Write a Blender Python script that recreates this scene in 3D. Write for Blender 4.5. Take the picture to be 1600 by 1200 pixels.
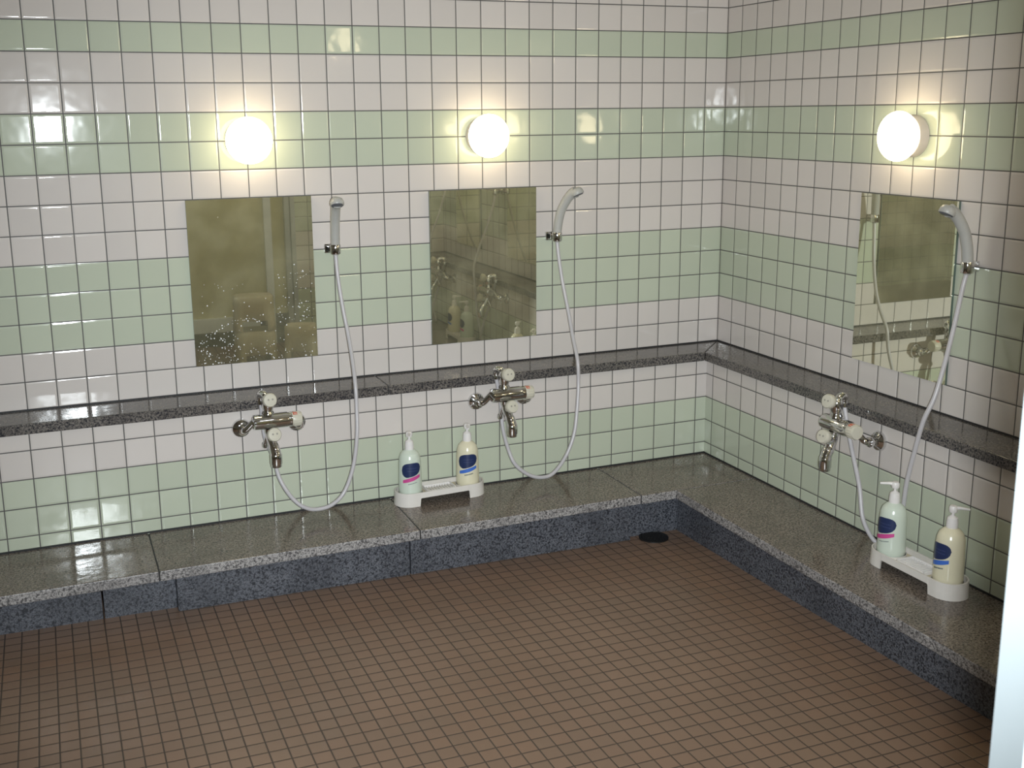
import bpy, bmesh, math, random
from mathutils import Vector, Matrix
random.seed(4)
C = bpy.context.scene.collection
for o in list(bpy.data.objects): bpy.data.objects.remove(o, do_unlink=True)

# ------------------------------------------------------------------ units
# one wall tile = 0.1 m ; r = tile rows counted from the granite shelf top
T = 0.1; Z0 = 0.65
def W(x, y, r): return Vector((x*T, y*T, r*T + Z0))

# ------------------------------------------------------------------ camera
R = [[0.926529765963588, -0.3760701783223786, -0.010668353200065178],
     [-0.08875026717147312, -0.19092326474869903, -0.9775846239864253],
     [0.3656035870453395, 0.9067080720685309, -0.21027241660595508]]
cd = bpy.data.cameras.new('camera'); cam = bpy.data.objects.new('camera', cd); C.objects.link(cam)
X, Yd, F = Vector(R[0]), Vector(R[1]), Vector(R[2])
m = Matrix((X, -Yd, -F)).transposed().to_4x4(); m.translation = W(-26.8824, -39.7179, 9.8724)
cam.matrix_world = m
cd.sensor_width = 36; cd.lens = 1705.7877/1600*36
cd.shift_x = 38.114/1600; cd.shift_y = -56.52/1600
cd.clip_start = 0.02; cd.clip_end = 60
cd.dof.use_dof = True; cd.dof.focus_distance = 4.0; cd.dof.aperture_fstop = 22
bpy.context.scene.camera = cam

# ------------------------------------------------------------------ world, exposure, flash
sc = bpy.context.scene
sc.view_settings.view_transform = 'Standard'; sc.view_settings.look = 'None'
sc.view_settings.gamma = 1; sc.view_settings.use_curve_mapping = False
sc.view_settings.exposure = 0.0
w = bpy.data.worlds.new('world'); sc.world = w; w.use_nodes = True
w.node_tree.nodes['Background'].inputs[0].default_value = (0.55, 0.56, 0.5, 1)
w.node_tree.nodes['Background'].inputs[1].default_value = 0.25
FLASH = 450.0; LAMP = 12.5
fl = bpy.data.lights.new('camera_flash', 'SPOT'); fl.energy = FLASH; fl.color = (0.90, 0.97, 1.0)
fl.spot_size = math.radians(82); fl.spot_blend = 1.0; fl.shadow_soft_size = 0.017
fo = bpy.data.objects.new('camera_flash', fl); C.objects.link(fo); fo.location = W(-26.05, -39.3, 9.5)
fo.rotation_euler = (F - 0.05*X).to_track_quat('-Z', 'Y').to_euler()

# ------------------------------------------------------------------ material helpers
class N:
    def __init__(s, name):
        s.m = bpy.data.materials.new(name); s.m.use_nodes = True
        s.t = s.m.node_tree; s.b = s.t.nodes['Principled BSDF']; s.out = s.t.nodes['Material Output']
    def n(s, kind, **kw):
        x = s.t.nodes.new(kind)
        for k, v in kw.items(): setattr(x, k, v)
        return x
    def lk(s, a, b): s.t.links.new(a, b)
    def put(s, sock, v):
        if hasattr(v, 'links'): s.lk(v, sock)
        else: sock.default_value = v
    def math(s, op, a, b=None, c=None, clamp=False):
        x = s.n('ShaderNodeMath', operation=op, use_clamp=clamp)
        s.put(x.inputs[0], a)
        if b is not None: s.put(x.inputs[1], b)
        if c is not None: s.put(x.inputs[2], c)
        return x.outputs[0]
    def mix(s, f, a, b):
        x = s.n('ShaderNodeMix', data_type='RGBA'); s.put(x.inputs[0], f)
        for i, v in ((6, a), (7, b)):
            s.put(x.inputs[i], (*v, 1) if isinstance(v, tuple) and len(v) == 3 else v)
        return x.outputs[2]
    def step(s, v, lo, hi):
        x = s.n('ShaderNodeMapRange', interpolation_type='SMOOTHSTEP')
        s.put(x.inputs[0], v); x.inputs[1].default_value = lo; x.inputs[2].default_value = hi
        return x.outputs[0]
def simple(name, col, rough=0.4, metal=0.0, spec=0.5, **kw):
    a = N(name); b = a.b
    b.inputs['Base Color'].default_value = (*col, 1); b.inputs['Roughness'].default_value = rough
    b.inputs['Metallic'].default_value = metal; b.inputs['Specular IOR Level'].default_value = spec
    # gentle procedural unevenness
    nz = a.n('ShaderNodeTexNoise'); nz.inputs['Scale'].default_value = 35; nz.inputs['Detail'].default_value = 3
    tc = a.n('ShaderNodeTexCoord'); a.lk(tc.outputs['Object'], nz.inputs['Vector'])
    k = kw.get('var', 0.06)
    f = a.math('MULTIPLY_ADD', nz.outputs[0], k*2, 1-k)
    vm = a.n('ShaderNodeVectorMath', operation='SCALE'); vm.inputs[0].default_value = col; a.lk(f, vm.inputs[3])
    a.lk(vm.outputs[0], b.inputs['Base Color'])
    return a.m

PINK = (0.66, 0.61, 0.58); GREEN = (0.525, 0.565, 0.455)
def tile_wall(name, axis):
    a = N(name); g = a.n('ShaderNodeNewGeometry'); sp = a.n('ShaderNodeSeparateXYZ'); a.lk(g.outputs['Position'], sp.inputs[0])
    u = a.math('DIVIDE', sp.outputs[axis], T); v = a.math('DIVIDE', a.math('SUBTRACT', sp.outputs[2], Z0), T)
    def frac(q): return a.math('SUBTRACT', q, a.math('FLOOR', q))
    fu, fv = frac(u), frac(v)
    def edge(f): return a.math('MINIMUM', f, a.math('SUBTRACT', 1.0, f))
    eu, ev = edge(fu), edge(fv); e = a.math('MINIMUM', eu, ev)
    iu, iv = a.math('FLOOR', u), a.math('FLOOR', v)
    cmb = a.n('ShaderNodeCombineXYZ'); a.lk(iu, cmb.inputs[0]); a.lk(iv, cmb.inputs[1])
    wn = a.n('ShaderNodeTexWhiteNoise', noise_dimensions='3D'); a.lk(cmb.outputs[0], wn.inputs['Vector'])
    def band(lo, hi): return a.math('MULTIPLY', a.math('GREATER_THAN', iv, lo-.5), a.math('LESS_THAN', iv, hi-.5))
    gm = a.math('ADD', a.math('ADD', band(12, 13), band(8, 10)), a.math('ADD', band(2, 5), band(-7, -2)), clamp=True)
    base = a.mix(gm, PINK, GREEN)
    vv = a.math('MULTIPLY_ADD', wn.outputs['Value'], 0.07, 0.965)
    vm = a.n('ShaderNodeVectorMath', operation='SCALE'); a.lk(base, vm.inputs[0]); a.lk(vv, vm.inputs[3])
    nz = a.n('ShaderNodeTexNoise'); nz.inputs['Scale'].default_value = 9; a.lk(g.outputs['Position'], nz.inputs['Vector'])
    gr = a.mix(nz.outputs[0], (0.06, 0.06, 0.063), (0.15, 0.14, 0.13))
    gmask = a.step(e, 0.015, 0.024)
    a.lk(a.mix(gmask, gr, vm.outputs[0]), a.b.inputs['Base Color'])
    a.lk(a.math('MULTIPLY_ADD', gmask, -0.63, 0.7), a.b.inputs['Roughness'])
    a.b.inputs['Specular IOR Level'].default_value = 0.5
    # glaze rolls off toward the joints, every tile sits a hair off plane
    ws = a.n('ShaderNodeSeparateColor'); a.lk(wn.outputs['Color'], ws.inputs[0])
    tu = a.math('MULTIPLY', a.math('SUBTRACT', ws.outputs[0], .5), fu)
    tv = a.math('MULTIPLY', a.math('SUBTRACT', ws.outputs[1], .5), fv)
    roll = a.math('MULTIPLY', a.step(e, 0.008, 0.085), 0.0011)
    n2 = a.n('ShaderNodeTexNoise'); n2.inputs['Scale'].default_value = 16; n2.inputs['Detail'].default_value = 1
    a.lk(g.outputs['Position'], n2.inputs['Vector'])
    h = a.math('ADD', a.math('ADD', roll, a.math('MULTIPLY', a.math('ADD', tu, tv), 0.0016)), a.math('MULTIPLY', n2.outputs[0], 0.0006))
    bp = a.n('ShaderNodeBump'); bp.inputs['Strength'].default_value = 1; bp.inputs['Distance'].default_value = 1
    a.lk(h, bp.inputs['Height']); a.lk(bp.outputs[0], a.b.inputs['Normal'])
    return a.m

def floor_mat():
    a = N('floor_tile'); g = a.n('ShaderNodeNewGeometry'); sp = a.n('ShaderNodeSeparateXYZ'); a.lk(g.outputs['Position'], sp.inputs[0])
    P = 0.0495
    u = a.math('DIVIDE', a.math('ADD', sp.outputs[0], 1.7330), P); v = a.math('DIVIDE', a.math('ADD', sp.outputs[1], 1.3260), 0.0507)
    def frac(q): return a.math('SUBTRACT', q, a.math('FLOOR', q))
    def edge(f): return a.math('MINIMUM', f, a.math('SUBTRACT', 1.0, f))
    fu, fv = frac(u), frac(v); e = a.math('MINIMUM', edge(fu), edge(fv))
    cmb = a.n('ShaderNodeCombineXYZ'); a.lk(a.math('FLOOR', u), cmb.inputs[0]); a.lk(a.math('FLOOR', v), cmb.inputs[1])
    wn = a.n('ShaderNodeTexWhiteNoise', noise_dimensions='3D'); a.lk(cmb.outputs[0], wn.inputs['Vector'])
    nz = a.n('ShaderNodeTexNoise'); nz.inputs['Scale'].default_value = 2.2; nz.inputs['Detail'].default_value = 4; a.lk(g.outputs['Position'], nz.inputs['Vector'])
    base = a.mix(wn.outputs['Value'], (0.225, 0.140, 0.096), (0.198, 0.130, 0.091))
    base = a.mix(a.math('MULTIPLY', a.step(nz.outputs[0], .4, .7), .5), base, (0.27, 0.172, 0.118))
    gm = a.step(e, 0.024, 0.05)
    a.lk(a.mix(gm, (0.062, 0.045, 0.035), base), a.b.inputs['Base Color'])
    a.lk(a.math('MULTIPLY_ADD', gm, -0.2, 0.55), a.b.inputs['Roughness'])
    a.b.inputs['Specular IOR Level'].default_value = 0.45
    ws = a.n('ShaderNodeSeparateColor'); a.lk(wn.outputs['Color'], ws.inputs[0])
    h = a.math('MULTIPLY', a.step(e, 0.01, 0.09), 0.0007)
    tl = a.math('MULTIPLY', a.math('ADD', a.math('MULTIPLY', a.math('SUBTRACT', ws.outputs[0], .5), fu), a.math('MULTIPLY', a.math('SUBTRACT', ws.outputs[1], .5), fv)), 0.0012)
    bp = a.n('ShaderNodeBump'); bp.inputs['Distance'].default_value = 1; a.lk(a.math('ADD', h, tl), bp.inputs['Height']); a.lk(bp.outputs[0], a.b.inputs['Normal'])
    return a.m

def granite(name, dark, mid, light, rough, wet=0.0):
    a = N(name); tc = a.n('ShaderNodeTexCoord'); ob = tc.outputs['Object']
    v1 = a.n('ShaderNodeTexVoronoi'); v1.inputs['Scale'].default_value = 330; a.lk(ob, v1.inputs['Vector'])
    n1 = a.n('ShaderNodeTexNoise'); n1.inputs['Scale'].default_value = 140; n1.inputs['Detail'].default_value = 5; a.lk(ob, n1.inputs['Vector'])
    s1 = a.n('ShaderNodeSeparateColor'); a.lk(v1.outputs['Color'], s1.inputs[0])
    c = a.mix(a.step(s1.outputs[0], .25, .75), mid, light)
    c = a.mix(a.step(n1.outputs[0], .50, .62), c, dark)
    n3 = a.n('ShaderNodeTexNoise'); n3.inputs['Scale'].default_value = 5; n3.inputs['Detail'].default_value = 4; a.lk(ob, n3.inputs['Vector'])
    c = a.mix(a.math('MULTIPLY', a.step(n3.outputs[0], .45, .65), .3), c, dark)
    a.lk(c, a.b.inputs['Base Color'])
    a.b.inputs['Roughness'].default_value = rough
    if wet:
        r = a.math('MULTIPLY_ADD', a.step(n3.outputs[0], .42, .6), -0.12, rough); a.lk(r, a.b.inputs['Roughness'])
        n4 = a.n('ShaderNodeTexNoise'); n4.inputs['Scale'].default_value = 30; n4.inputs['Detail'].default_value = 2; a.lk(ob, n4.inputs['Vector'])
        bp = a.n('ShaderNodeBump'); bp.inputs['Distance'].default_value = wet; a.lk(n4.outputs[0], bp.inputs['Height']); a.lk(bp.outputs[0], a.b.inputs['Normal'])
    return a.m

def mirror_mat(name, haze):
    a = N(name); b = a.b
    tc = a.n('ShaderNodeTexCoord'); nz = a.n('ShaderNodeTexNoise'); nz.inputs['Scale'].default_value = 7; nz.inputs['Detail'].default_value = 6
    a.lk(tc.outputs['Object'], nz.inputs['Vector'])
    b.inputs['Base Color'].default_value = (0.86, 0.87, 0.72, 1); b.inputs['Metallic'].default_value = 1
    b.inputs['Roughness'].default_value = 0.015
    d = a.n('ShaderNodeBsdfDiffuse'); d.inputs[0].default_value = (0.60, 0.57, 0.38, 1)
    mx = a.n('ShaderNodeMixShader'); a.lk(a.math('MULTIPLY_ADD', a.step(nz.outputs[0], .35, .75), haze*.8, haze*.6), mx.inputs[0])
    a.lk(b.outputs[0], mx.inputs[1]); a.lk(d.outputs[0], mx.inputs[2]); a.lk(mx.outputs[0], a.out.inputs[0])
    return a.m

def emit(name, col, s):
    a = N(name); e = a.n('ShaderNodeEmission'); e.inputs[0].default_value = (*col, 1); e.inputs[1].default_value = s
    a.lk(e.outputs[0], a.out.inputs[0]); return a.m

M = {}
M['wall_x'] = tile_wall('tiles_along_x', 0); M['wall_y'] = tile_wall('tiles_along_y', 1)
M['floor'] = floor_mat()
M['shelf'] = granite('granite_shelf', (0.030, 0.030, 0.036), (0.085, 0.078, 0.074), (0.20, 0.18, 0.165), 0.22, 0.0006)
M['bench'] = granite('granite_bench', (0.060, 0.052, 0.048), (0.142, 0.115, 0.095), (0.285, 0.238, 0.205), 0.24, 0.0005)
M['sawn'] = granite('granite_sawn_edge', (0.085, 0.08, 0.082), (0.21, 0.20, 0.198), (0.42, 0.40, 0.395), 0.5)
M['panel'] = granite('granite_panel', (0.026, 0.028, 0.036), (0.066, 0.072, 0.088), (0.145, 0.152, 0.175), 0.45)
M['mirror'] = mirror_mat('mirror_glass', 0.20); M['mirror_edge'] = simple('mirror_edge', (0.10, 0.14, 0.12), 0.3)
M['chrome'] = simple('chrome', (0.72, 0.72, 0.72), 0.07, 1.0, var=0.02)
M['plastic'] = simple('white_plastic', (0.66, 0.64, 0.58), 0.35)
M['head'] = simple('shower_plastic', (0.44, 0.435, 0.415), 0.35)
M['hose'] = simple('hose_plastic', (0.52, 0.50, 0.52), 0.3)
M['face'] = simple('spray_face_grey', (0.09, 0.095, 0.12), 0.4)
M['knob'] = simple('ivory_plastic', (0.60, 0.57, 0.48), 0.35)
M['mark'] = simple('mark_grey', (0.32, 0.30, 0.26), 0.5)
M['red'] = simple('red_mark', (0.62, 0.09, 0.04), 0.4)
M['globe'] = emit('lamp_glass_lit', (1.0, 0.84, 0.53), LAMP)
M['lampbase'] = simple('lamp_base_plastic', (0.70, 0.62, 0.58), 0.4)
M['rinse'] = simple('pale_green_liquid_bottle', (0.64, 0.71, 0.62), 0.22, spec=.6, var=.02)
M['shampoo'] = simple('pale_yellow_liquid_bottle', (0.76, 0.71, 0.53), 0.22, spec=.6, var=.02)
M['pump'] = simple('pump_white', (0.80, 0.77, 0.76), 0.35)
M['navy'] = simple('label_navy', (0.018, 0.032, 0.10), 0.35); M['navy2'] = simple('label_navy_print', (0.05, 0.07, 0.17), 0.35)
M['pink'] = simple('label_pink', (0.62, 0.08, 0.30), 0.35); M['blue'] = simple('label_blue', (0.06, 0.17, 0.60), 0.35)
M['ink'] = simple('label_ink', (0.08, 0.11, 0.13), 0.5)
M['tray'] = simple('tray_plastic', (0.74, 0.70, 0.66), 0.4)
M['scum'] = simple('tray_soap_stained', (0.60, 0.53, 0.38), 0.5, var=.2)
M['black'] = simple('drain_black', (0.008, 0.008, 0.009), 0.5)
M['jamb'] = simple('anodised_aluminium', (0.84, 0.93, 0.97), 0.52, 1.0, var=.03)
M['frame'] = simple('white_painted_aluminium', (0.74, 0.76, 0.78), 0.35, var=.03)
M['alu'] = simple('grey_aluminium', (0.45, 0.46, 0.47), 0.3, .4)
M['doorglass'] = simple('frosted_door_panel', (0.55, 0.50, 0.27), 0.35)
M['ceil'] = simple('ceiling_paint', (0.62, 0.60, 0.55), 0.6)
M['stool'] = simple('bath_stool_cream', (0.62, 0.54, 0.38), 0.4)
M['seal'] = simple('dark_seam', (0.02, 0.02, 0.022), 0.6)
M['drop'] = simple('water_drop_glint', (0.95, 0.97, 1.0), 0.15, var=0)  # drops coloured opaque white in place of the flash sparkle on water

# ------------------------------------------------------------------ mesh helpers
def obj(name, bm, mat, parent=None, smooth=None, label=None, bevel=0):
    bmesh.ops.recalc_face_normals(bm, faces=bm.faces)
    me = bpy.data.meshes.new(name); bm.to_mesh(me); bm.free()
    for mm in (mat if isinstance(mat, (list, tuple)) else [mat]): me.materials.append(mm)
    if smooth is not None:
        me.shade_smooth() if hasattr(me, 'shade_smooth') else None
        try: me.set_sharp_from_angle(angle=math.radians(smooth))
        except Exception: pass
    o = bpy.data.objects.new(name, me); C.objects.link(o)
    if parent: o.parent = parent
    if label: o['label'] = label
    if bevel:
        b = o.modifiers.new('bevel', 'BEVEL'); b.width = bevel; b.segments = 2; b.limit_method = 'ANGLE'
    return o
def tag(o, label, cat, group=None):
    o['label'] = label; o['category'] = cat
    if group: o['group'] = group
    return o
def thing(name, loc, rz=0, label=None, cat=None, group=None):
    o = bpy.data.objects.new(name, None); C.objects.link(o); o.location = loc; o.rotation_euler = (0, 0, rz)
    o.empty_display_size = .05
    if label: tag(o, label, cat, group)
    return o
def dup(root, name, loc, rz, label, group=None):
    r = root.copy(); r.name = name; C.objects.link(r); r.location = loc; r.rotation_euler = (0, 0, rz); r['label'] = label
    if group: r['group'] = group
    for ch in list(root.children):
        c = ch.copy(); C.objects.link(c); c.parent = r
        for g in list(ch.children):
            d = g.copy(); C.objects.link(d); d.parent = c
    return r
def box(bm, a, b):
    vs = [bm.verts.new((x, y, z)) for x in (a[0], b[0]) for y in (a[1], b[1]) for z in (a[2], b[2])]
    for f in ((0,1,3,2),(4,6,7,5),(0,4,5,1),(2,3,7,6),(0,2,6,4),(1,5,7,3)): bm.faces.new([vs[i] for i in f])
def wbox(bm, a, b): box(bm, W(*a), W(*b))
def prism(bm, pts, vec):
    lo = [bm.verts.new(p) for p in pts]; hi = [bm.verts.new(Vector(p)+Vector(vec)) for p in pts]
    bm.faces.new(lo); bm.faces.new(hi[::-1]); n = len(pts)
    for i in range(n): bm.faces.new((lo[i], lo[(i+1) % n], hi[(i+1) % n], hi[i]))
def tube(bm, pts, rad, seg=16, cap=True, flat=None):
    """swept ring; rad scalar or list, flat=(axis vector, factor)"""
    pts = [Vector(p) for p in pts]; n = len(pts)
    rad = rad if isinstance(rad, (list, tuple)) else [rad]*n
    rings = []; prev = None
    for i, p in enumerate(pts):
        d = (pts[min(i+1, n-1)]-pts[max(i-1, 0)]).normalized()
        if prev is None:
            up = Vector((0, 0, 1)) if abs(d.z) < .9 else Vector((0, 1, 0)); a = d.cross(up).normalized()
        else: a = (prev - d*prev.dot(d)).normalized()
        prev = a; b = d.cross(a)
        ring = []
        for k in range(seg):
            t = 2*math.pi*k/seg; v = (a*math.cos(t)+b*math.sin(t))*rad[i]
            if flat: ax = Vector(flat[0]); v = v - ax*v.dot(ax)*(1-flat[1])
            ring.append(bm.verts.new(p+v))
        rings.append(ring)
    for r0, r1 in zip(rings, rings[1:]):
        for k in range(seg): bm.faces.new((r0[k], r0[(k+1) % seg], r1[(k+1) % seg], r1[k]))
    if cap: bm.faces.new(rings[0][::-1]); bm.faces.new(rings[-1])
def lathe(bm, prof, origin, axis, seg=32):
    """prof: (radius, distance along axis)"""
    ax = Vector(axis).normalized(); up = Vector((0, 0, 1)) if abs(ax.z) < .9 else Vector((1, 0, 0))
    a = ax.cross(up).normalized(); b = ax.cross(a); rings = []
    for r, h in prof:
        c = Vector(origin)+ax*h
        rings.append([bm.verts.new(c)] if r < 1e-6 else [bm.verts.new(c+(a*math.cos(2*math.pi*k/seg)+b*math.sin(2*math.pi*k/seg))*r) for k in range(seg)])
    for r0, r1 in zip(rings, rings[1:]):
        for k in range(seg):
            q = [r0[k % len(r0)], r0[(k+1) % len(r0)], r1[(k+1) % len(r1)], r1[k % len(r1)]]
            u = []; [u.append(v) for v in q if v not in u]
            if len(u) > 2: bm.faces.new(u)
    if len(rings[0]) > 1: bm.faces.new(rings[0])
    if len(rings[-1]) > 1: bm.faces.new(rings[-1])
def smoothpath(pts, sub=6):
    P = [Vector(p) for p in pts]; out = []
    for i in range(len(P)-1):
        p0, p1, p2, p3 = P[max(i-1, 0)], P[i], P[i+1], P[min(i+2, len(P)-1)]
        for k in range(sub):
            t = k/sub
            out.append(.5*((2*p1)+(-p0+p2)*t+(2*p0-5*p1+4*p2-p3)*t*t+(-p0+3*p1-3*p2+p3)*t**3))
    return out+[P[-1]]
def structure(name, bm, mat): o = obj(name, bm, mat); o['kind'] = 'structure'; return o

# ------------------------------------------------------------------ room shell
ZF = lambda x, y: -6.5 + 0.015*max(-x-5, -8) + 0.02*max(-y-5, -8)      # floor falls gently to the corner drain
CEILR = 19.5; XL = -48; YC = -35.4; FB = -7.2
def floor_build():
    bm = bmesh.new(); xs = [XL-1, -30, -20, -12, -4, 3]; ys = [3, -4, -14, -24, -36, -62]
    top = [[bm.verts.new(W(x, y, -6.5+0.015*(-x-5)+0.02*(-max(y, -36)-5))) for y in ys] for x in xs]
    for i in range(len(xs)-1):
        for j in range(len(ys)-1): bm.faces.new((top[i][j], top[i+1][j], top[i+1][j+1], top[i][j+1]))
    ext = bmesh.ops.extrude_face_region(bm, geom=bm.faces[:])
    for v in ext['geom']:
        if isinstance(v, bmesh.types.BMVert): v.co.z = W(0, 0, -8).z
    structure('floor', bm, M['floor'])
floor_build()
def wall_profile(name, mat, along, a, b):
    """tiled wall with the lower part furred out under the granite shelf"""
    bm = bmesh.new()
    prof = [(-1.5, FB), (-1.5, -0.37), (0, -0.37), (0, CEILR), (1.5, CEILR), (1.5, FB)]
    if along == 'x': prism(bm, [W(a, d, r) for d, r in prof], (T*(b-a), 0, 0))
    else: prism(bm, [W(d, a, r) for d, r in prof], (0, T*(b-a), 0))
    structure(name, bm, mat)
wall_profile('wall_back', M['wall_x'], 'x', XL, 0)
wall_profile('wall_right', M['wall_y'], 'y', 1.5, YC)
bm = bmesh.new(); wbox(bm, (XL-1.5, 1.5, FB), (XL, -60, CEILR)); structure('wall_left', bm, M['wall_y'])
bm = bmesh.new(); wbox(bm, (XL-1.5, 1.5, CEILR), (1.5, -60, CEILR+1)); structure('ceiling', bm, M['ceil'])
DX0, DX1, DX2 = -31.2, -21.88, -10.9       # doorway, glazed screen, tiled wall
DTOP = 14.0
bm = bmesh.new()
wbox(bm, (XL, YC-1.4, FB), (DX0-.9, YC, CEILR)); wbox(bm, (DX2, YC-1.4, FB), (1.5, YC, CEILR))
wbox(bm, (DX0-.9, YC-1.4, DTOP+.8), (DX2, YC, CEILR))
structure('wall_front', bm, M['wall_x'])
# dressing room walls behind the photographer
bm = bmesh.new(); wbox(bm, (XL, -61, FB), (1.5, -60, CEILR)); wbox(bm, (1.5, -61, FB), (2.5, YC-1.4, CEILR))
structure('wall_outer', bm, simple('dressing_room_paint', (0.30, 0.28, 0.20), .7))
# white door frame beside the camera (right jamb seen at the picture's edge)
bm = bmesh.new()
prism(bm, [W(DX1, YC+.05, FB+.6), W(DX1, YC-.18, FB+.6), W(DX1+.06, YC-.26, FB+.6), W(DX1+.06, YC-1.3, FB+.6), W(DX1, YC-1.38, FB+.6), W(DX1, YC-1.6, FB+.6), W(DX1+.8, YC-1.6, FB+.6), W(DX1+.8, YC+.05, FB+.6)], (0, 0, T*(DTOP-FB-.6)))
j = structure('door_1', bm, M['jamb'])
bm = bmesh.new(); wbox(bm, (DX0-.9, YC-1.6, FB+.6), (DX0, YC+.05, DTOP)); wbox(bm, (DX0-.9, YC-1.6, DTOP), (DX1+.8, YC+.05, DTOP+.8))
j2 = obj('door_frame', bm, M['jamb'], j)
# glazed screen with aluminium stiles, seen in the first mirror
bm = bmesh.new()
wbox(bm, (-13.0, YC-.9, -2.5), (-12.5, YC-.2, DTOP)); wbox(bm, (DX1+.8, YC-.9, -4.66), (-13.6, YC-.2, -3.7))
wbox(bm, (DX1+.8, YC-.9, DTOP), (DX2, YC-.2, DTOP+.8)); wbox(bm, (-13.0, YC-.8, -6.4), (-12.5, YC-.3, -2.5))
s = structure('door_2', bm, M['frame'])
bm = bmesh.new(); wbox(bm, (-11.6, YC-1.0, FB+.6), (-11.25, YC-.1, DTOP)); wbox(bm, (-11.2, YC-1.0, FB+.6), (DX2, YC+.02, DTOP)); obj('door_stile', bm, M['alu'], s)
bm = bmesh.new(); wbox(bm, (DX1+.8, YC-.65, -3.7), (-11.6, YC-.5, DTOP)); obj('door_panel', bm, M['doorglass'], s)
bm = bmesh.new(); wbox(bm, (DX1+.8, YC-.7, FB+.6), (-11.6, YC-.5, -4.6)); obj('door_kick_panel', bm, simple('dark_green_panel', (0.07, 0.075, 0.045), .4), s)

# ------------------------------------------------------------------ granite shelves and bench
def slab(name, pts, r0, r1, mat, label, cat, group, bev=0.003):
    bm = bmesh.new(); prism(bm, [W(x, y, r0) for x, y in pts], (0, 0, (r1-r0)*T))
    # object coordinates are world coordinates here, so stone grain stays put
    o = obj(name, bm, [mat, M['sawn']] if name == 'bench_slab' else mat, bevel=bev); tag(o, label, cat, group)
    if name == 'bench_slab':
        for f in o.data.polygons:
            if abs(f.normal.z) < .5: f.material_index = 1
    return o
g = .012
SH = 'granite shelf slabs along the tiled walls'
slab('granite_shelf', [(XL, 0), (-15.585-g, 0), (-15.585-g, -1.8), (XL, -1.8)], -.37, 0, M['shelf'],
     'dark speckled granite shelf slab under the leftmost mirror, running out of the left side', 'shelf', SH)
slab('granite_shelf', [(-15.585+g, 0), (0-g, 0), (-1.8-g, -1.8), (-15.585+g, -1.8)], -.37, 0, M['shelf'],
     'dark speckled granite shelf slab under the middle mirror, ending at the room corner', 'shelf', SH)
slab('granite_shelf', [(0, 0-g), (0, YC+.02), (-1.8, YC+.02), (-1.8, -1.8-g)], -.37, 0, M['shelf'],
     'dark speckled granite shelf on the right wall, passing under the right mirror', 'shelf', SH)
BN = 'granite bench top slabs'; g = .015; F0 = -5.12; B1 = -4.5; B0 = -4.86
xs = [XL, -24.46, -15.56, -6.64]
lab = ['granite bench slab at the far left with wet glossy streaks near the wall', 'granite bench slab below the leftmost shower, left of the bottle tray', 'granite bench slab in the middle carrying the bottle tray, between two seams']
for i in range(3):
    slab('bench_slab', [(xs[i]+g, -1.5), (xs[i+1]-g, -1.5), (xs[i+1]-g, F0), (xs[i]+g, F0)], B0, B1, M['bench'], lab[i], 'bench top', BN, .004)
slab('bench_slab', [(-6.64+g, -1.5), (-1.5, -1.5), (-1.5, F0-.03), (-6.64+g, F0-.03)][:], B0, B1, M['bench'], 'short granite bench slab filling the inner corner of the two walls', 'bench top', BN, .004)
slab('bench_slab', [(-1.5, F0-.06), (-1.5, YC+.02), (F0, YC+.02), (F0, F0-.06)], B0, B1, M['bench'], 'long granite bench slab along the right wall carrying a bottle tray', 'bench top', BN, .004)
PN = 'granite panels closing the bench front'
def panel(a, b, d, axis, label):
    bm = bmesh.new()
    if axis == 'x': wbox(bm, (a, d, FB), (b, d+.6, B0-.005))
    else: wbox(bm, (d, a, FB), (d+.6, b, B0-.005))
    o = obj('bench_panel', bm, M['panel'], bevel=.002); tag(o, label, 'bench panel', PN); return o
panel(XL, -26.25, -4.25, 'x', 'dark granite front panel under the bench at the far left edge')
panel(-26.20, -23.9, -4.25, 'x', 'short set-back dark granite panel just left of the bench step')
panel(-23.9, -15.82, -4.6, 'x', 'lighter grey granite front panel under the bench slab below the leftmost shower')
panel(-15.78, -6.8, -4.6, 'x', 'dark granite front panel under the bench in the middle, below the bottle tray')
panel(-6.78, -3.9, -4.3, 'x', 'short shadowed granite panel behind the floor drain in the corner')
panel(YC+.02, -4.35, -4.55, 'y', 'long dark granite front panel under the right bench')
for n_, (x, y) in enumerate([(-24.46, F0), (-15.56, F0), (-6.64, F0)]):
    pass
# dark grout bead between wall foot and stone
bm = bmesh.new()
wbox(bm, (XL, -1.5, -4.5), (-1.5, -1.54, -4.44)); wbox(bm, (-1.54, -1.5, -4.5), (-1.5, YC, -4.44))
structure('trim_1', bm, M['seal'])
bm = bmesh.new()
wbox(bm, (XL, 0, 0), (0, -.04, .05)); wbox(bm, (-.04, 0, 0), (0, YC, .05))
structure('trim_2', bm, M['seal'])
bm = bmesh.new()
for x in xs[1:]: wbox(bm, (x-.02, -1.55, B0+.02), (x+.02, F0+.02, B1-.02))
wbox(bm, (F0+.02, F0-.05, B0+.02), (-1.55, F0-.02, B1-.02)); wbox(bm, (-15.6, -.05, -.35), (-15.57, -1.77, -.02))
structure('trim_3', bm, M['seal'])
# drain
dr = thing('floor_drain', W(-5.85, -4.75, ZF(-5.85, -4.75)+.03), 0, 'black round floor drain tucked against the bench front in the corner', 'drain')
bm = bmesh.new(); lathe(bm, [(.058, -.012), (.058, .002), (.052, .004), (.05, .001), (0, .001)], (0, 0, 0), (0, 0, 1)); obj('drain_rim', bm, M['black'], dr, 40)
bm = bmesh.new()
for k in range(-4, 5):
    L = math.sqrt(max(0, .047**2-(k*.0105)**2)); box(bm, (-L, k*.0105-.0025, .001), (L, k*.0105+.0025, .004))
obj('drain_grate', bm, M['black'], dr)

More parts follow.
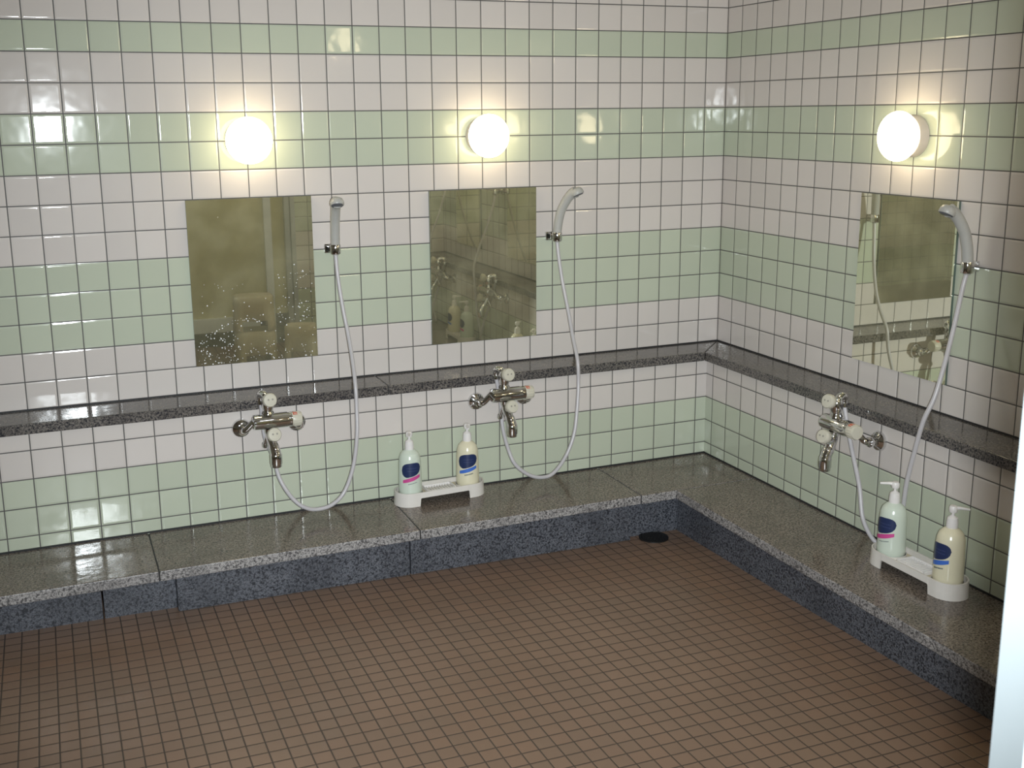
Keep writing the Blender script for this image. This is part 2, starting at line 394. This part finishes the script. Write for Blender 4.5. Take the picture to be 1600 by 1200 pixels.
# ------------------------------------------------------------------ wash stations.  local frame: x to the right along the wall, -y out of the wall, z up
A = lambda cx: (W(cx, 0, 0), 0.0)
Bs = lambda cy: (W(0, cy, 0), -math.pi/2)
def place(st, s=0, d=0, r=0):
    loc, rz = st; v = Vector((s*T, -d*T, r*T)); v.rotate(Matrix.Rotation(rz, 3, 'Z')); return loc+v
STA = [A(-20.03), A(-11.0), Bs(-10.97), Bs(-21.15), Bs(-30.2)]
L = lambda s, d, r: Vector((s*T, -d*T, r*T))

# mirrors
def make_mirror(st, label, drops=False):
    r = thing('wall_mirror', place(st, 0, .0, 1), st[1], label, 'mirror', 'frameless wall mirrors')
    bm = bmesh.new(); box(bm, L(-2.235, .005, .015), L(2.235, .09, 5.985)); obj('mirror_backing', bm, M['mirror_edge'], r)
    bm = bmesh.new(); box(bm, L(-2.235, .092, .015), L(2.235, .102, 5.985)); obj('mirror_glass', bm, M['mirror'], r)
    if drops:
        bm = bmesh.new(); rnd = random.Random(11)
        def dome(x, z, q):
            n = 8; c = bm.verts.new(L(x, .102+q*.5, z)); prev = None
            for h, f in ((.3, .7), (0, 1)):
                ring = [bm.verts.new(L(x+q*f*math.cos(2*math.pi*k/n), .1022+q*h, z+q*f*math.sin(2*math.pi*k/n))) for k in range(n)]
                for k in range(n):
                    if prev is None: bm.faces.new((c, ring[k], ring[(k+1) % n]))
                    else: bm.faces.new((prev[k], ring[k], ring[(k+1) % n], prev[(k+1) % n]))
                prev = ring
        def px(u, v): return (-2.235+u/960*4.47*1.0, 5.985*(1-v))   # u: 0..960 across
        spots = []
        for _ in range(110): x = rnd.uniform(-2.15, 2.15); z = abs(rnd.gauss(0, .55))+.05; spots.append((x, z))
        for _ in range(55): x = rnd.uniform(-2.15, -.6); spots.append((x, rnd.uniform(.05, 1.25)))
        for k in range(34): t = k/33; spots.append((-2.1+t*2.3+rnd.gauss(0, .03), .75+.85*math.sin(t*2.2)**1+rnd.gauss(0, .05)))
        for _ in range(75): x = rnd.uniform(.75, 2.15); z = 1.4+abs(rnd.gauss(0, 1)) ; z = min(z, 3.2-.2*abs(x-1.6)+rnd.gauss(0, .12)); spots.append((x, z))
        for _ in range(22): spots.append((rnd.uniform(-2.1, .6), rnd.uniform(1.6, 3.3)))
        spots.append((-1.15, 5.35))
        for x, z in spots: dome(x, z, rnd.choice([.010, .012, .014, .018, .024]))
        d = obj('water_droplets', bm, M['drop'], r, 60); d['kind'] = 'stuff'
    return r
make_mirror(STA[0], 'frameless wall mirror spotted with water drops, the leftmost of the row', True)
make_mirror(STA[1], 'frameless wall mirror in the middle, on the same wall as the spotted one but dry')
make_mirror(STA[2], 'frameless wall mirror on the right wall, partly behind the shower head')
make_mirror(STA[3], 'frameless mirror on the right wall beyond the picture edge, seen only in the middle mirror')
make_mirror(STA[4], 'frameless mirror on the right wall next to the front wall corner, seen only in reflection')

# unseen fill light added on the ceiling to brighten the reflected front half
cl = thing('added_fill_light', W(-15, -29, CEILR), 0, 'flat rectangular fill light added out of view over the front half of the room', 'added fill light')
bm = bmesh.new(); box(bm, (-.32, -.17, -.06), (.32, .17, -.001)); obj('fill_frame', bm, M['frame'], cl)
bm = bmesh.new(); box(bm, (-.30, -.15, -.068), (.30, .15, -.0605)); obj('fill_diffuser', bm, emit('added_fill_lit', (0.93, 0.96, 1.0), 8.0), cl)
# globe wall lamps
def make_lamp(st, label, r=9.02, s=0):
    t = thing('globe_lamp', place(st, s, 0, r), st[1], label, 'lamp', 'round white globe wall lamps')
    bm = bmesh.new(); lathe(bm, [(.064, 0), (.069, .002), (.071, .042), (.068, .046), (0, .046)], (0, 0, 0), (0, -1, 0), 48); obj('lamp_base', bm, M['lampbase'], t, 35)
    bm = bmesh.new(); prof = []
    for k in range(17):
        a = math.pi*(k/16)*.68
        prof.append((.0815*math.sin(a)**.9 if a > 0 else 0, .070+.044*math.cos(a)))
    prof.append((.05, .044)); prof.append((0, .044))
    lathe(bm, prof, (0, 0, 0), (0, -1, 0), 48); obj('lamp_globe', bm, M['globe'], t, 60)
    return t
lp = make_lamp(STA[0], 'lit round globe lamp above the leftmost mirror')
def lamp_copy(st, label, r=9.02, s=0): dup(lp, 'globe_lamp', place(st, s, 0, r), st[1], label)
lamp_copy(STA[1], 'lit round globe lamp above the middle mirror')
lamp_copy(STA[2], 'lit round globe lamp above the right wall mirror, seen from its side', 8.98)
lamp_copy(STA[3], 'lit round globe lamp on the right wall beyond the picture edge')
lamp_copy(STA[4], 'lit round globe lamp on the right wall nearest the front corner')
FR = (W(-7.2, YC, 0), math.pi)
lamp_copy(FR, 'lit round globe lamp high on the front wall, seen as a reflection in the tiles', 14.3)

# thermostatic mixer tap
def make_tap(st, label):
    t = thing('shower_tap', place(st, 0, 1.5, -1.05), st[1], label, 'tap', 'thermostatic shower taps')
    K = lambda s, d, r: L(s, d-1.5, r+1.05)
    J = lambda s, d, r: K(s-.17, d-.5, r+.15)     # body and valves hang off the crank arms
    ch = M['chrome']
    # flanges and crank arms
    for sg in (-1, 1):
        bm = bmesh.new(); lathe(bm, [(.033, 0), (.034, .003), (.031, .012), (.019, .019), (.014, .021), (0, .021)], K(1.0*sg, 1.5, -1.05), (0, -1, 0), 32); obj('wall_flange', bm, ch, t, 40)
        bm = bmesh.new()
        tube(bm, smoothpath([K(1.0*sg, 1.62, -1.05), K(1.0*sg, 1.92, -1.05), K(.97*sg, 2.08, -1.01), K(.88*sg, 2.13, -.95), J(.52*sg+.1, 2.72, -.80), J(.42*sg+.05, 2.85, -.82), J(.40*sg+.05, 2.95, -.82)], 5), .0115, 16)
        lathe(bm, [(.0, -.001), (.0165, 0), (.0175, .004), (.0175, .014), (.014, .018), (0, .018)], K(1.0*sg, 1.82, -1.05), (0, -1, 0), 24)
        lathe(bm, [(0, -.001), (.016, 0), (.018, .004), (.018, .012), (0, .013)], J(.42*sg+.05, 2.76, -.82), (0, -1, 0), 6)
        obj('inlet_arm', bm, ch, t, 40)
    bm = bmesh.new(); lathe(bm, [(0, 0), (.020, 0), (.0255, .004), (.0265, .012), (.0265, .118), (.0245, .126), (.0255, .130), (.0255, .136), (0, .136)], J(-.55, 2.95, -.82), (1, 0, 0), 40)
    box(bm, J(-.5, 2.72, -.98), J(.7, 2.93, -.60)); b = obj('tap_body', bm, ch, t, 35)
    bm = bmesh.new(); lathe(bm, [(0, 0), (.0235, 0), (.0250, .003), (.0250, .030), (.0225, .035), (.008, .036), (0, .036)], J(.81, 2.95, -.82), (1, 0, 0), 40)
    for k in range(18):
        a = 2*math.pi*k/18; p = J(.88, 2.95, -.82)+Vector((0, math.cos(a), math.sin(a)))*.0248; tube(bm, [p, p+Vector((.022, 0, 0))], .0016, 6)
    kn = obj('temperature_knob', bm, M['knob'], t, 40, 'white plastic temperature knob')
    bm = bmesh.new()
    for k in range(5):
        a0 = math.radians(50+k*9); a1 = a0+math.radians(9); o_ = J(.85, 2.95, -.82); q = .0256
        p = [o_+Vector((dx, -math.cos(a)*q, math.sin(a)*q)) for dx, a in ((0, a0), (.015, a0), (.015, a1), (0, a1))]
        bm.faces.new([bm.verts.new(v) for v in p])
    obj('red_mark', bm, M['red'], kn)
    # upper shower outlet with knob
    bm = bmesh.new()
    lathe(bm, [(0, 0), (.022, 0), (.022, .012), (.018, .017), (.018, .026), (.021, .032), (.021, .060), (.014, .072), (0, .074)], J(0, 2.9, -.62), (0, 0, 1), 32)
    tube(bm, smoothpath([J(0, 2.9, -.02), J(-.06, 2.75, .08), J(-.12, 2.6, .10), J(-.15, 2.5, .04), J(-.15, 2.47, -.10)], 6), [.0140]*25, 18)
    lathe(bm, [(0, 0), (.0125, 0), (.014, .003), (.014, .02), (0, .021)], J(-.15, 2.47, -.08), (0, 0, -1), 20)
    obj('shower_outlet', bm, ch, t, 40)
    def knob(c, ax, nm):
        ax = Vector(ax).normalized(); bm = bmesh.new()
        lathe(bm, [(0, -.02), (.011, -.02), (.014, -.002), (.020, 0), (.0238, .004), (.0248, .020), (.022, .0255), (.011, .027), (0, .027)], c, ax, 32)
        k = obj('shut_off_knob', bm, M['knob'], t, 40, nm)
        bm = bmesh.new(); s_ = ax.cross(Vector((0, 0, 1))).normalized(); u_ = s_.cross(ax)
        for q in (-1, 1):
            lathe(bm, [(0, 0), (.0035, 0), (.0035, .0008), (0, .0009)], c+ax*.0266+s_*q*.0075+u_*.002, ax, 12)
        obj('knob_mark', bm, M['mark'], k)
    knob(J(.0, 3.12, .0), (.12, -1, .22), 'ivory round upper knob')
    knob(J(.06, 3.30, -1.22), (.12, -1, .30), 'ivory round lower knob')
    # lower spout
    bm = bmesh.new()
    lathe(bm, [(0, 0), (.018, 0), (.018, .012), (.015, .018), (0, .020)], J(0, 2.95, -1.06), (0, 0, -1), 24)
    tube(bm, smoothpath([J(0, 2.95, -1.15), J(.02, 3.0, -1.32), J(0.06, 3.12, -1.55), J(.10, 3.28, -1.78), J(.12, 3.36, -2.0), J(.12, 3.36, -2.25)], 5), [.0165]*5+[.0175]*8+[.0195]*6+[.0215]*7, 24)
    lathe(bm, [(0, 0), (.019, 0), (.019, .012), (.0175, .014), (0, .014)], J(.12, 3.36, -2.24), (0, 0, -1), 24)
    bm2 = bm; lathe(bm2, [(0, 0), (.014, 0), (.016, .012), (.0155, .024), (0, .026)], J(.06, 3.12, -1.36), (.12, -1, .30), 24)
    obj('spout', bm, ch, t, 40)
    # check valve nub behind
    bm = bmesh.new(); lathe(bm, [(0, 0), (.009, 0), (.010, .012), (.006, .018), (0, .019)], J(-.15, 2.85, -1.62), (0, .2, -1), 16); tube(bm, [J(-.05, 2.98, -1.2), J(-.15, 2.86, -1.66)], .007, 12); obj('drain_valve', bm, ch, t, 40)
    return t
tp = make_tap(STA[0], 'chrome thermostatic shower tap under the leftmost mirror')
for st, lb in ((STA[1], 'chrome thermostatic shower tap under the middle mirror, above the bottle tray'), (STA[2], 'chrome thermostatic shower tap on the right wall, under the right mirror'),
               (STA[3], 'chrome shower tap on the right wall beyond the picture edge, seen in the middle mirror'), (STA[4], 'chrome shower tap nearest the front corner, seen only in reflection')):
    dup(tp, 'shower_tap', place(st, 0, 1.5, -1.05), st[1], lb)

# holders
def make_holder(st, label, tw=0):
    t = thing('shower_holder', place(st, 2.95, 0, 5.03), st[1], label, 'shower holder', 'chrome shower head holders')
    bm = bmesh.new(); box(bm, L(-.30, 0, -.17), L(.02, .14, .17)); box(bm, L(-.2, .1, -.1), L(.12, .4, .1))
    b = obj('holder_bracket', bm, M['chrome'], t, bevel=.002)
    bm = bmesh.new(); lathe(bm, [(.0115, -.017), (.0185, -.017), (.020, -.012), (.020, .014), (.0185, .018), (.0125, .018)], L(.02, .5, 0), (0, 0, 1), 28)
    obj('holder_clamp', bm, M['chrome'], t, 35)
    return t
hd = make_holder(STA[0], 'chrome shower holder to the right of the leftmost mirror')
def hold(st, label, ds=0): dup(hd, 'shower_holder', place(st, 2.95+ds, 0, 5.03), st[1], label)
hold(STA[1], 'chrome shower holder to the right of the middle mirror'); hold(STA[2], 'chrome shower holder on the right wall beside the mirror edge', .2)
hold(STA[3], 'chrome shower holder beyond the picture edge, seen in the middle mirror', .25); hold(STA[4], 'chrome shower holder nearest the front corner, seen in reflection', .4)

def make_shower(st, hs, twist, hosepts, label, world=True, side=0):
    """hs: holder offset to the right; twist: heading of the head; hosepts in tile units, world"""
    base = place(st, hs+.02, .5, 5.03); rz = st[1]+twist
    t = thing('hand_shower', base, rz, label, 'hand shower', 'hand showers with white hoses')
    bm = bmesh.new()
    path = smoothpath([L(0, .0, -.22), L(0, 0, .1), L(0, .06, .6), L(0, .18, 1.05), L(0, .40, 1.45), L(0, .60, 1.68), L(0, .78, 1.78)], 5)
    n = len(path); rad = []
    for i in range(n):
        f = i/(n-1); rad.append(.0105+.0065*min(1, f*5) if f < .2 else .0170+.0015*(f-.2)+(.004*max(0, (f-.75)/.25)))
    tube(bm, path, rad, 20, flat=((1, 0, 0), 1.0))
    lathe(bm, [(0, .018), (.013, .0175), (.021, .013), (.025, .004), (.026, -.006), (.024, -.010), (0, -.010)], L(0, .84, 1.76), (0, .42, .9), 28)
    obj('shower_handle', bm, M['head'], t, 50)
    bm = bmesh.new(); lathe(bm, [(0, .0095), (.020, .0095), (.0212, .0105), (.020, .0125), (0, .0135)], L(0, .84, 1.76), (0, -.42, -.9), 28)
    obj('spray_face', bm, M['face'], t, 40, 'dark round spray face')
    inv = (Matrix.Translation(base) @ Matrix.Rotation(rz, 4, 'Z')).inverted()
    pts = [inv @ W(*p) for p in hosepts]+[Vector((0, 0, -.018))]
    bm = bmesh.new(); tube(bm, smoothpath(pts, 8), .0075, 14); 
    obj('hose', bm, M['hose'], t, 60)
    return t
h1 = [(-20.35, -1.97, -.10), (-20.3, -2.05, -1.3), (-20.05, -2.2, -2.1), (-19.93, -2.35, -2.75), (-19.75, -2.5, -3.2), (-19.5, -2.6, -3.6), (-19.18, -2.7, -3.9), (-18.75, -2.7, -4.07), (-18.15, -2.7, -4.0), (-17.62, -2.6, -3.6), (-17.22, -2.5, -2.7), (-17.0, -2.35, -1.6), (-16.92, -2.15, -.66), (-16.89, -1.97, .22), (-16.85, -1.5, 1.1), (-16.87, -1.1, 1.98), (-16.96, -.85, 2.9), (-17.04, -.6, 4.05)]
h2 = [(-11.32, -1.97, -.10), (-11.2, -2.1, -1.05), (-11.2, -2.3, -2.02), (-11.05, -2.5, -2.87), (-10.85, -2.7, -3.43), (-10.36, -2.75, -3.87), (-9.81, -2.75, -4.08), (-9.24, -2.7, -4.01), (-8.64, -2.6, -3.42), (-8.23, -2.5, -2.58), (-8.0, -2.3, -1.61), (-7.85, -2.1, -.64), (-7.82, -1.96, .23), (-7.79, -1.5, 1.04), (-7.8, -1.1, 2.01), (-7.91, -.75, 3.25), (-8.0, -.58, 4.25)]
h3 = [(-1.97, -10.68, -.10), (-2.05, -11.2, -1.3), (-2.2, -11.92, -2.58), (-2.3, -12.3, -3.58), (-2.1, -12.65, -4.25), (-1.85, -13.0, -4.42), (-1.85, -13.4, -4.0), (-1.95, -13.7, -2.8), (-2.0, -13.85, -1.81), (-2.0, -14.1, -.66), (-1.95, -14.3, .3), (-1.7, -14.42, 1.05), (-1.4, -14.38, 1.9), (-1.1, -14.28, 2.7), (-.85, -14.2, 3.5), (-.6, -14.12, 4.4)]
make_shower(STA[0], 2.95, math.radians(-6), h1, 'white hand shower pointing straight out, right of the leftmost mirror')
make_shower(STA[1], 2.95, math.radians(42), h2, 'white hand shower turned to the right, beside the middle mirror')
make_shower(STA[2], 3.15, math.radians(-10), h3, 'white hand shower on the right wall, its head in front of the mirror')
make_shower(STA[3], 3.2, 0, [(x, y-10.18, r) for x, y, r in h3], 'white hand shower beyond the picture edge, seen in the middle mirror')
make_shower(STA[4], 3.35, 0, [(x, y-19.3, r) for x, y, r in h3], 'white hand shower nearest the front corner, seen in reflection')

# ------------------------------------------------------------------ bottles and trays
def brad(z):    # bottle outline: radius at height (m)
    P = [(0, .0405), (.004, .0440), (.02, .0445), (.06, .0438), (.10, .0428), (.125, .0420), (.145, .0400), (.160, .0345), (.170, .0250), (.176, .0165), (.180, .0150)]
    for (a, ra), (b, rb) in zip(P, P[1:]):
        if z <= b: t = (z-a)/(b-a); return ra+(rb-ra)*t
    return P[-1][1]
def strip(bm, rows, off=.0006, n=14):
    """rows: (z, angle_left, angle_right) wrapped on the bottle wall"""
    prev = None
    for z, a0, a1 in rows:
        cur = []
        for k in range(n+1):
            a = a0+(a1-a0)*k/n; q = brad(z)+off; cur.append(bm.verts.new((q*math.sin(a), -q*math.cos(a), z)))
        if prev:
            for k in range(n): bm.faces.new((prev[k], prev[k+1], cur[k+1], cur[k]))
        prev = cur
def blob(bm, z0, z1, skew=.010, amax=.92, off=.0006):
    # rounded shield: full curve on top, lower edge rising to the right
    n = 14
    cols = []
    for i in range(n*2+1):
        u = -1+i/n; q = (1-abs(u)**3.2)**(1/2.2) if abs(u) < 1 else 0
        top = (z0+z1)/2+(z1-z0)/2*q+skew*u*.25; bot = (z0+z1)/2-(z1-z0)/2*q+skew*u
        if u < -.5: bot += skew*(-u-.5)*1.2
        col = []
        for k in range(9):
            z = bot+(top-bot)*k/8; a = u*amax; r = brad(z)+off; col.append(bm.verts.new((r*math.sin(a), -r*math.cos(a), z)))
        cols.append(col)
    for c0, c1 in zip(cols, cols[1:]):
        for k in range(8): bm.faces.new((c0[k], c1[k], c1[k+1], c0[k+1]))
def slant(bm, zl, zr, h, a0, a1, off=.0007, n=14):
    prev = None
    for k in range(n+1):
        t = k/n; a = a0+(a1-a0)*t; z = zl+(zr-zl)*t; cur = []
        hh = h*(.75+.25*math.sin(math.pi*t))
        for q in (-1, 0, 1): zz = z+q*hh/2; r = brad(zz)+off; cur.append(bm.verts.new((r*math.sin(a), -r*math.cos(a), zz)))
        if prev:
            for q in range(2): bm.faces.new((prev[q], cur[q], cur[q+1], prev[q+1]))
        prev = cur
def make_bottle(loc, rz, nozzle, kind, label):
    t = thing('pump_bottle', loc, rz, label, 'bottle', 'pump bottles on the white trays')
    bm = bmesh.new(); zs = [0, .002, .004, .02, .04, .06, .08, .10, .115, .125, .135, .145, .150, .155, .160, .165, .170, .173, .176, .180]
    lathe(bm, [(0, 0)]+[(brad(z), z) for z in zs]+[(0, .180)], (0, 0, 0), (0, 0, 1), 40)
    body = obj('bottle_body', bm, M[kind], t, 60)
    bm = bmesh.new(); blob(bm, .080, .132); lb = obj('label_shield', bm, M['navy'], body)
    bm = bmesh.new()
    rr = random.Random(3)
    for row, (z, a0, a1) in enumerate(((.112, -.45, .45), (.102, -.40, .50))):   # faint print inside the shield
        a = a0
        while a < a1: w_ = rr.uniform(.05, .1); strip(bm, [(z-.0016, a, a+w_), (z+.0016, a, a+w_)], .0010, 2); a += w_+.04
    obj('label_print', bm, M['navy2'], body)
    bm = bmesh.new(); slant(bm, .060, .080, .015, -.80, .80); obj('label_stripe', bm, M['pink' if kind == 'rinse' else 'blue'], body)
    bm = bmesh.new(); a = -.32; n_ = 0
    hgt = .0012 if kind == 'rinse' else .0022
    while a < .42:
        w_ = rr.uniform(.05, .08); zc = .051+(a+.3)*.008; strip(bm, [(zc-hgt, a, a+w_), (zc+hgt, a, a+w_)], .0008, 2); a += w_+.022
    obj('label_lettering', bm, M['ink'], body)
    bm = bmesh.new(); lathe(bm, [(0, .176), (.0170, .176), (.0172, .190), (.0150, .206), (.0085, .212), (.0045, .214), (.0045, .226), (0, .226)], (0, 0, 0), (0, 0, 1), 28)
    c = obj('pump_collar', bm, M['pump'], t, 35)
    bm = bmesh.new(); lathe(bm, [(0, .224), (.0110, .224), (.0125, .228), (.0125, .238), (.0095, .2435), (0, .2445)], (0, 0, 0), (0, 0, 1), 24)
    n = Matrix.Rotation(nozzle-rz, 3, 'Z') @ Vector((0, -1, 0))
    tube(bm, [Vector((0, 0, .2365)), Vector((0, 0, .2375))+n*.02, Vector((0, 0, .2355))+n*.046], [.0075, .0052, .0036], 12)
    obj('pump_head', bm, M['pump'], t, 40)
    return t
def make_tray(loc, rz, label):
    t = thing('bottle_tray', loc, rz, label, 'tray', 'white bottle trays')
    LEN, WID, H = .365, .118, .052; r = WID/2; s = LEN/2-r; seg = 14
    def outline(rr):
        p = []
        for k in range(seg+1): a = -math.pi/2+math.pi*k/seg; p.append((s+rr*math.cos(a), rr*math.sin(a)))
        for k in range(seg+1): a = math.pi/2+math.pi*k/seg; p.append((-s+rr*math.cos(a), rr*math.sin(a)))
        return p
    # skirt: outer shell with cut-out between the two feet
    bm = bmesh.new()
    def wallstrip(zlo_fn, rr0, rr1):
        po, pi = outline(rr0), outline(rr1); n = len(po)
        # refine straight runs
        def refine(p):
            q = []
            for i in range(n):
                a, b = p[i], p[(i+1) % n]; m_ = 80 if abs(a[0]-b[0]) > .05 else 1
                for k in range(m_): q.append((a[0]+(b[0]-a[0])*k/m_, a[1]+(b[1]-a[1])*k/m_))
            return q
        po, pi = refine(po), refine(pi); n = len(po); V = []
        for (ax, ay), (bx, by) in zip(po, pi):
            z = zlo_fn(ax); V.append([bm.verts.new((ax*1.0, ay, z)), bm.verts.new((ax*.985, ay*.97, H)), bm.verts.new((bx*.985, by*.97, H)), bm.verts.new((bx, by, z))])
        for i in range(n):
            a, b = V[i], V[(i+1) % n]
            for k in range(4): bm.faces.new((a[k], b[k], b[(k+1) % 4], a[(k+1) % 4]))
    def zlo(x):
        c = .100
        if abs(x) >= c: return 0
        e = c-abs(x)
        return .031 if e > .006 else .025+.006*math.sqrt(max(0, 1-(1-e/.006)**2))
    wallstrip(zlo, r, r-.005)
    obj('tray_skirt', bm, M['tray'], t, 50)
    bm = bmesh.new(); p = outline(r-.006); prism(bm, [(x*.985, y*.97, .028) for x, y in p], (0, 0, .006)); 
    dk = obj('tray_deck', bm, M['scum'], t, 40, 'soap-stained yellowish deck')
    # bottle rings and soap dish
    for q in (-1, 1):
        bm = bmesh.new(); lathe(bm, [(.047, .034), (.0485, .034), (.0485, .042), (.047, .042), (.047, .034)], (q*.1185, 0, 0), (0, 0, 1), 32); obj('bottle_ring', bm, M['tray'], t, 40)
    bm = bmesh.new(); w_, d_ = .058, .034
    pts = [(-w_, -d_), (w_, -d_), (w_, d_), (-w_, d_)]
    box(bm, (-w_, -d_, .034), (w_, -d_+.004, .046)); box(bm, (-w_, d_-.004, .034), (w_, d_, .046)); box(bm, (-w_, -d_, .034), (-w_+.004, d_, .046)); box(bm, (w_-.004, -d_, .034), (w_, d_, .046))
    for k in range(9): x = -.044+k*.011; box(bm, (x-.0018, -d_+.004, .034), (x+.0018, d_-.004, .041))
    obj('soap_dish', bm, M['pump'], t, 40, bevel=.0015)
    return t
# tray on the back wall
rzA = math.radians(3)
ta = make_tray(W(-13.80, -2.20, -4.5), rzA, 'white plastic bottle tray with soap dish on the back wall bench')
def on_tray(t, q):
    v = Matrix.Rotation(t.rotation_euler.z, 3, 'Z') @ Vector((q*.1185, 0, .0345)); return t.location+v
make_bottle(on_tray(ta, -1), math.radians(-9), math.radians(-18), 'rinse', 'pale green pump bottle with pink stripe on the back wall tray')
make_bottle(on_tray(ta, 1), math.radians(-18), math.radians(-15), 'shampoo', 'pale yellow pump bottle with blue stripe on the back wall tray')
rzB = -math.pi/2+math.radians(1)
tb = make_tray(W(-2.55, -15.15, -4.5), rzB, 'white plastic bottle tray with soap dish on the right wall bench')
make_bottle(on_tray(tb, -1), math.radians(-80), math.radians(-130), 'rinse', 'pale green pump bottle with pink stripe on the right wall tray')
make_bottle(on_tray(tb, 1), math.radians(-92), math.radians(50), 'shampoo', 'pale yellow pump bottle with blue stripe on the right wall tray')
tc_ = dup(tb, 'bottle_tray', W(-2.6, -25.3, -4.5), rzB, 'white bottle tray beyond the picture edge, seen in the middle mirror')
make_bottle(on_tray(tc_, -1), math.radians(-85), math.radians(-65), 'rinse', 'pale green pump bottle beyond the picture edge, seen in the middle mirror')
make_bottle(on_tray(tc_, 1), math.radians(-85), math.radians(115), 'shampoo', 'pale yellow pump bottle beyond the picture edge, seen in the middle mirror')

# ------------------------------------------------------------------ cream bath stools by the front wall (seen in the first mirror)
def make_stool(loc, rz, label, w_=.135, h=.22, first=None):
    t = thing('bath_stool', loc, rz, label, 'stool', 'cream plastic bath stools')
    bm = bmesh.new(); n = 32
    def ring(q, z, e=.55):
        return [(q*math.copysign(abs(math.cos(2*math.pi*k/n))**e, math.cos(2*math.pi*k/n)), q*.8*math.copysign(abs(math.sin(2*math.pi*k/n))**e, math.sin(2*math.pi*k/n)), z) for k in range(n)]
    rs = [ring(w_, 0), ring(w_*.98, h*.3), ring(w_*.94, h*.85), ring(w_*.93, h*.96), ring(w_*.86, h), ring(w_*.3, h*.985)]
    V = [[bm.verts.new(p) for p in r_] for r_ in rs]
    for i, (a, b) in enumerate(zip(V, V[1:])):
        for k in range(n):
            if i == 0 and (k % 16 in (6, 7, 8, 9)): continue      # hand openings / feet
            bm.faces.new((a[k], a[(k+1) % n], b[(k+1) % n], b[k]))
    bm.faces.new(V[-1])
    o = obj('stool_shell', bm, M['stool'], t, 50); so = o.modifiers.new('thick', 'SOLIDIFY'); so.thickness = .004
    return t
zf = ZF(-15, -30)
for k, lb in enumerate(('cream bath stool at the bottom of the stack by the front wall', 'cream bath stool on top of the stack by the front wall')):
    make_stool(W(-14.9, -30.5, zf+k*2.22+.02), math.radians(6*k), lb)
make_stool(W(-12.0, -30.0, zf+.02), .3, 'low cream bath stool standing alone beside the stack', .11, .235)
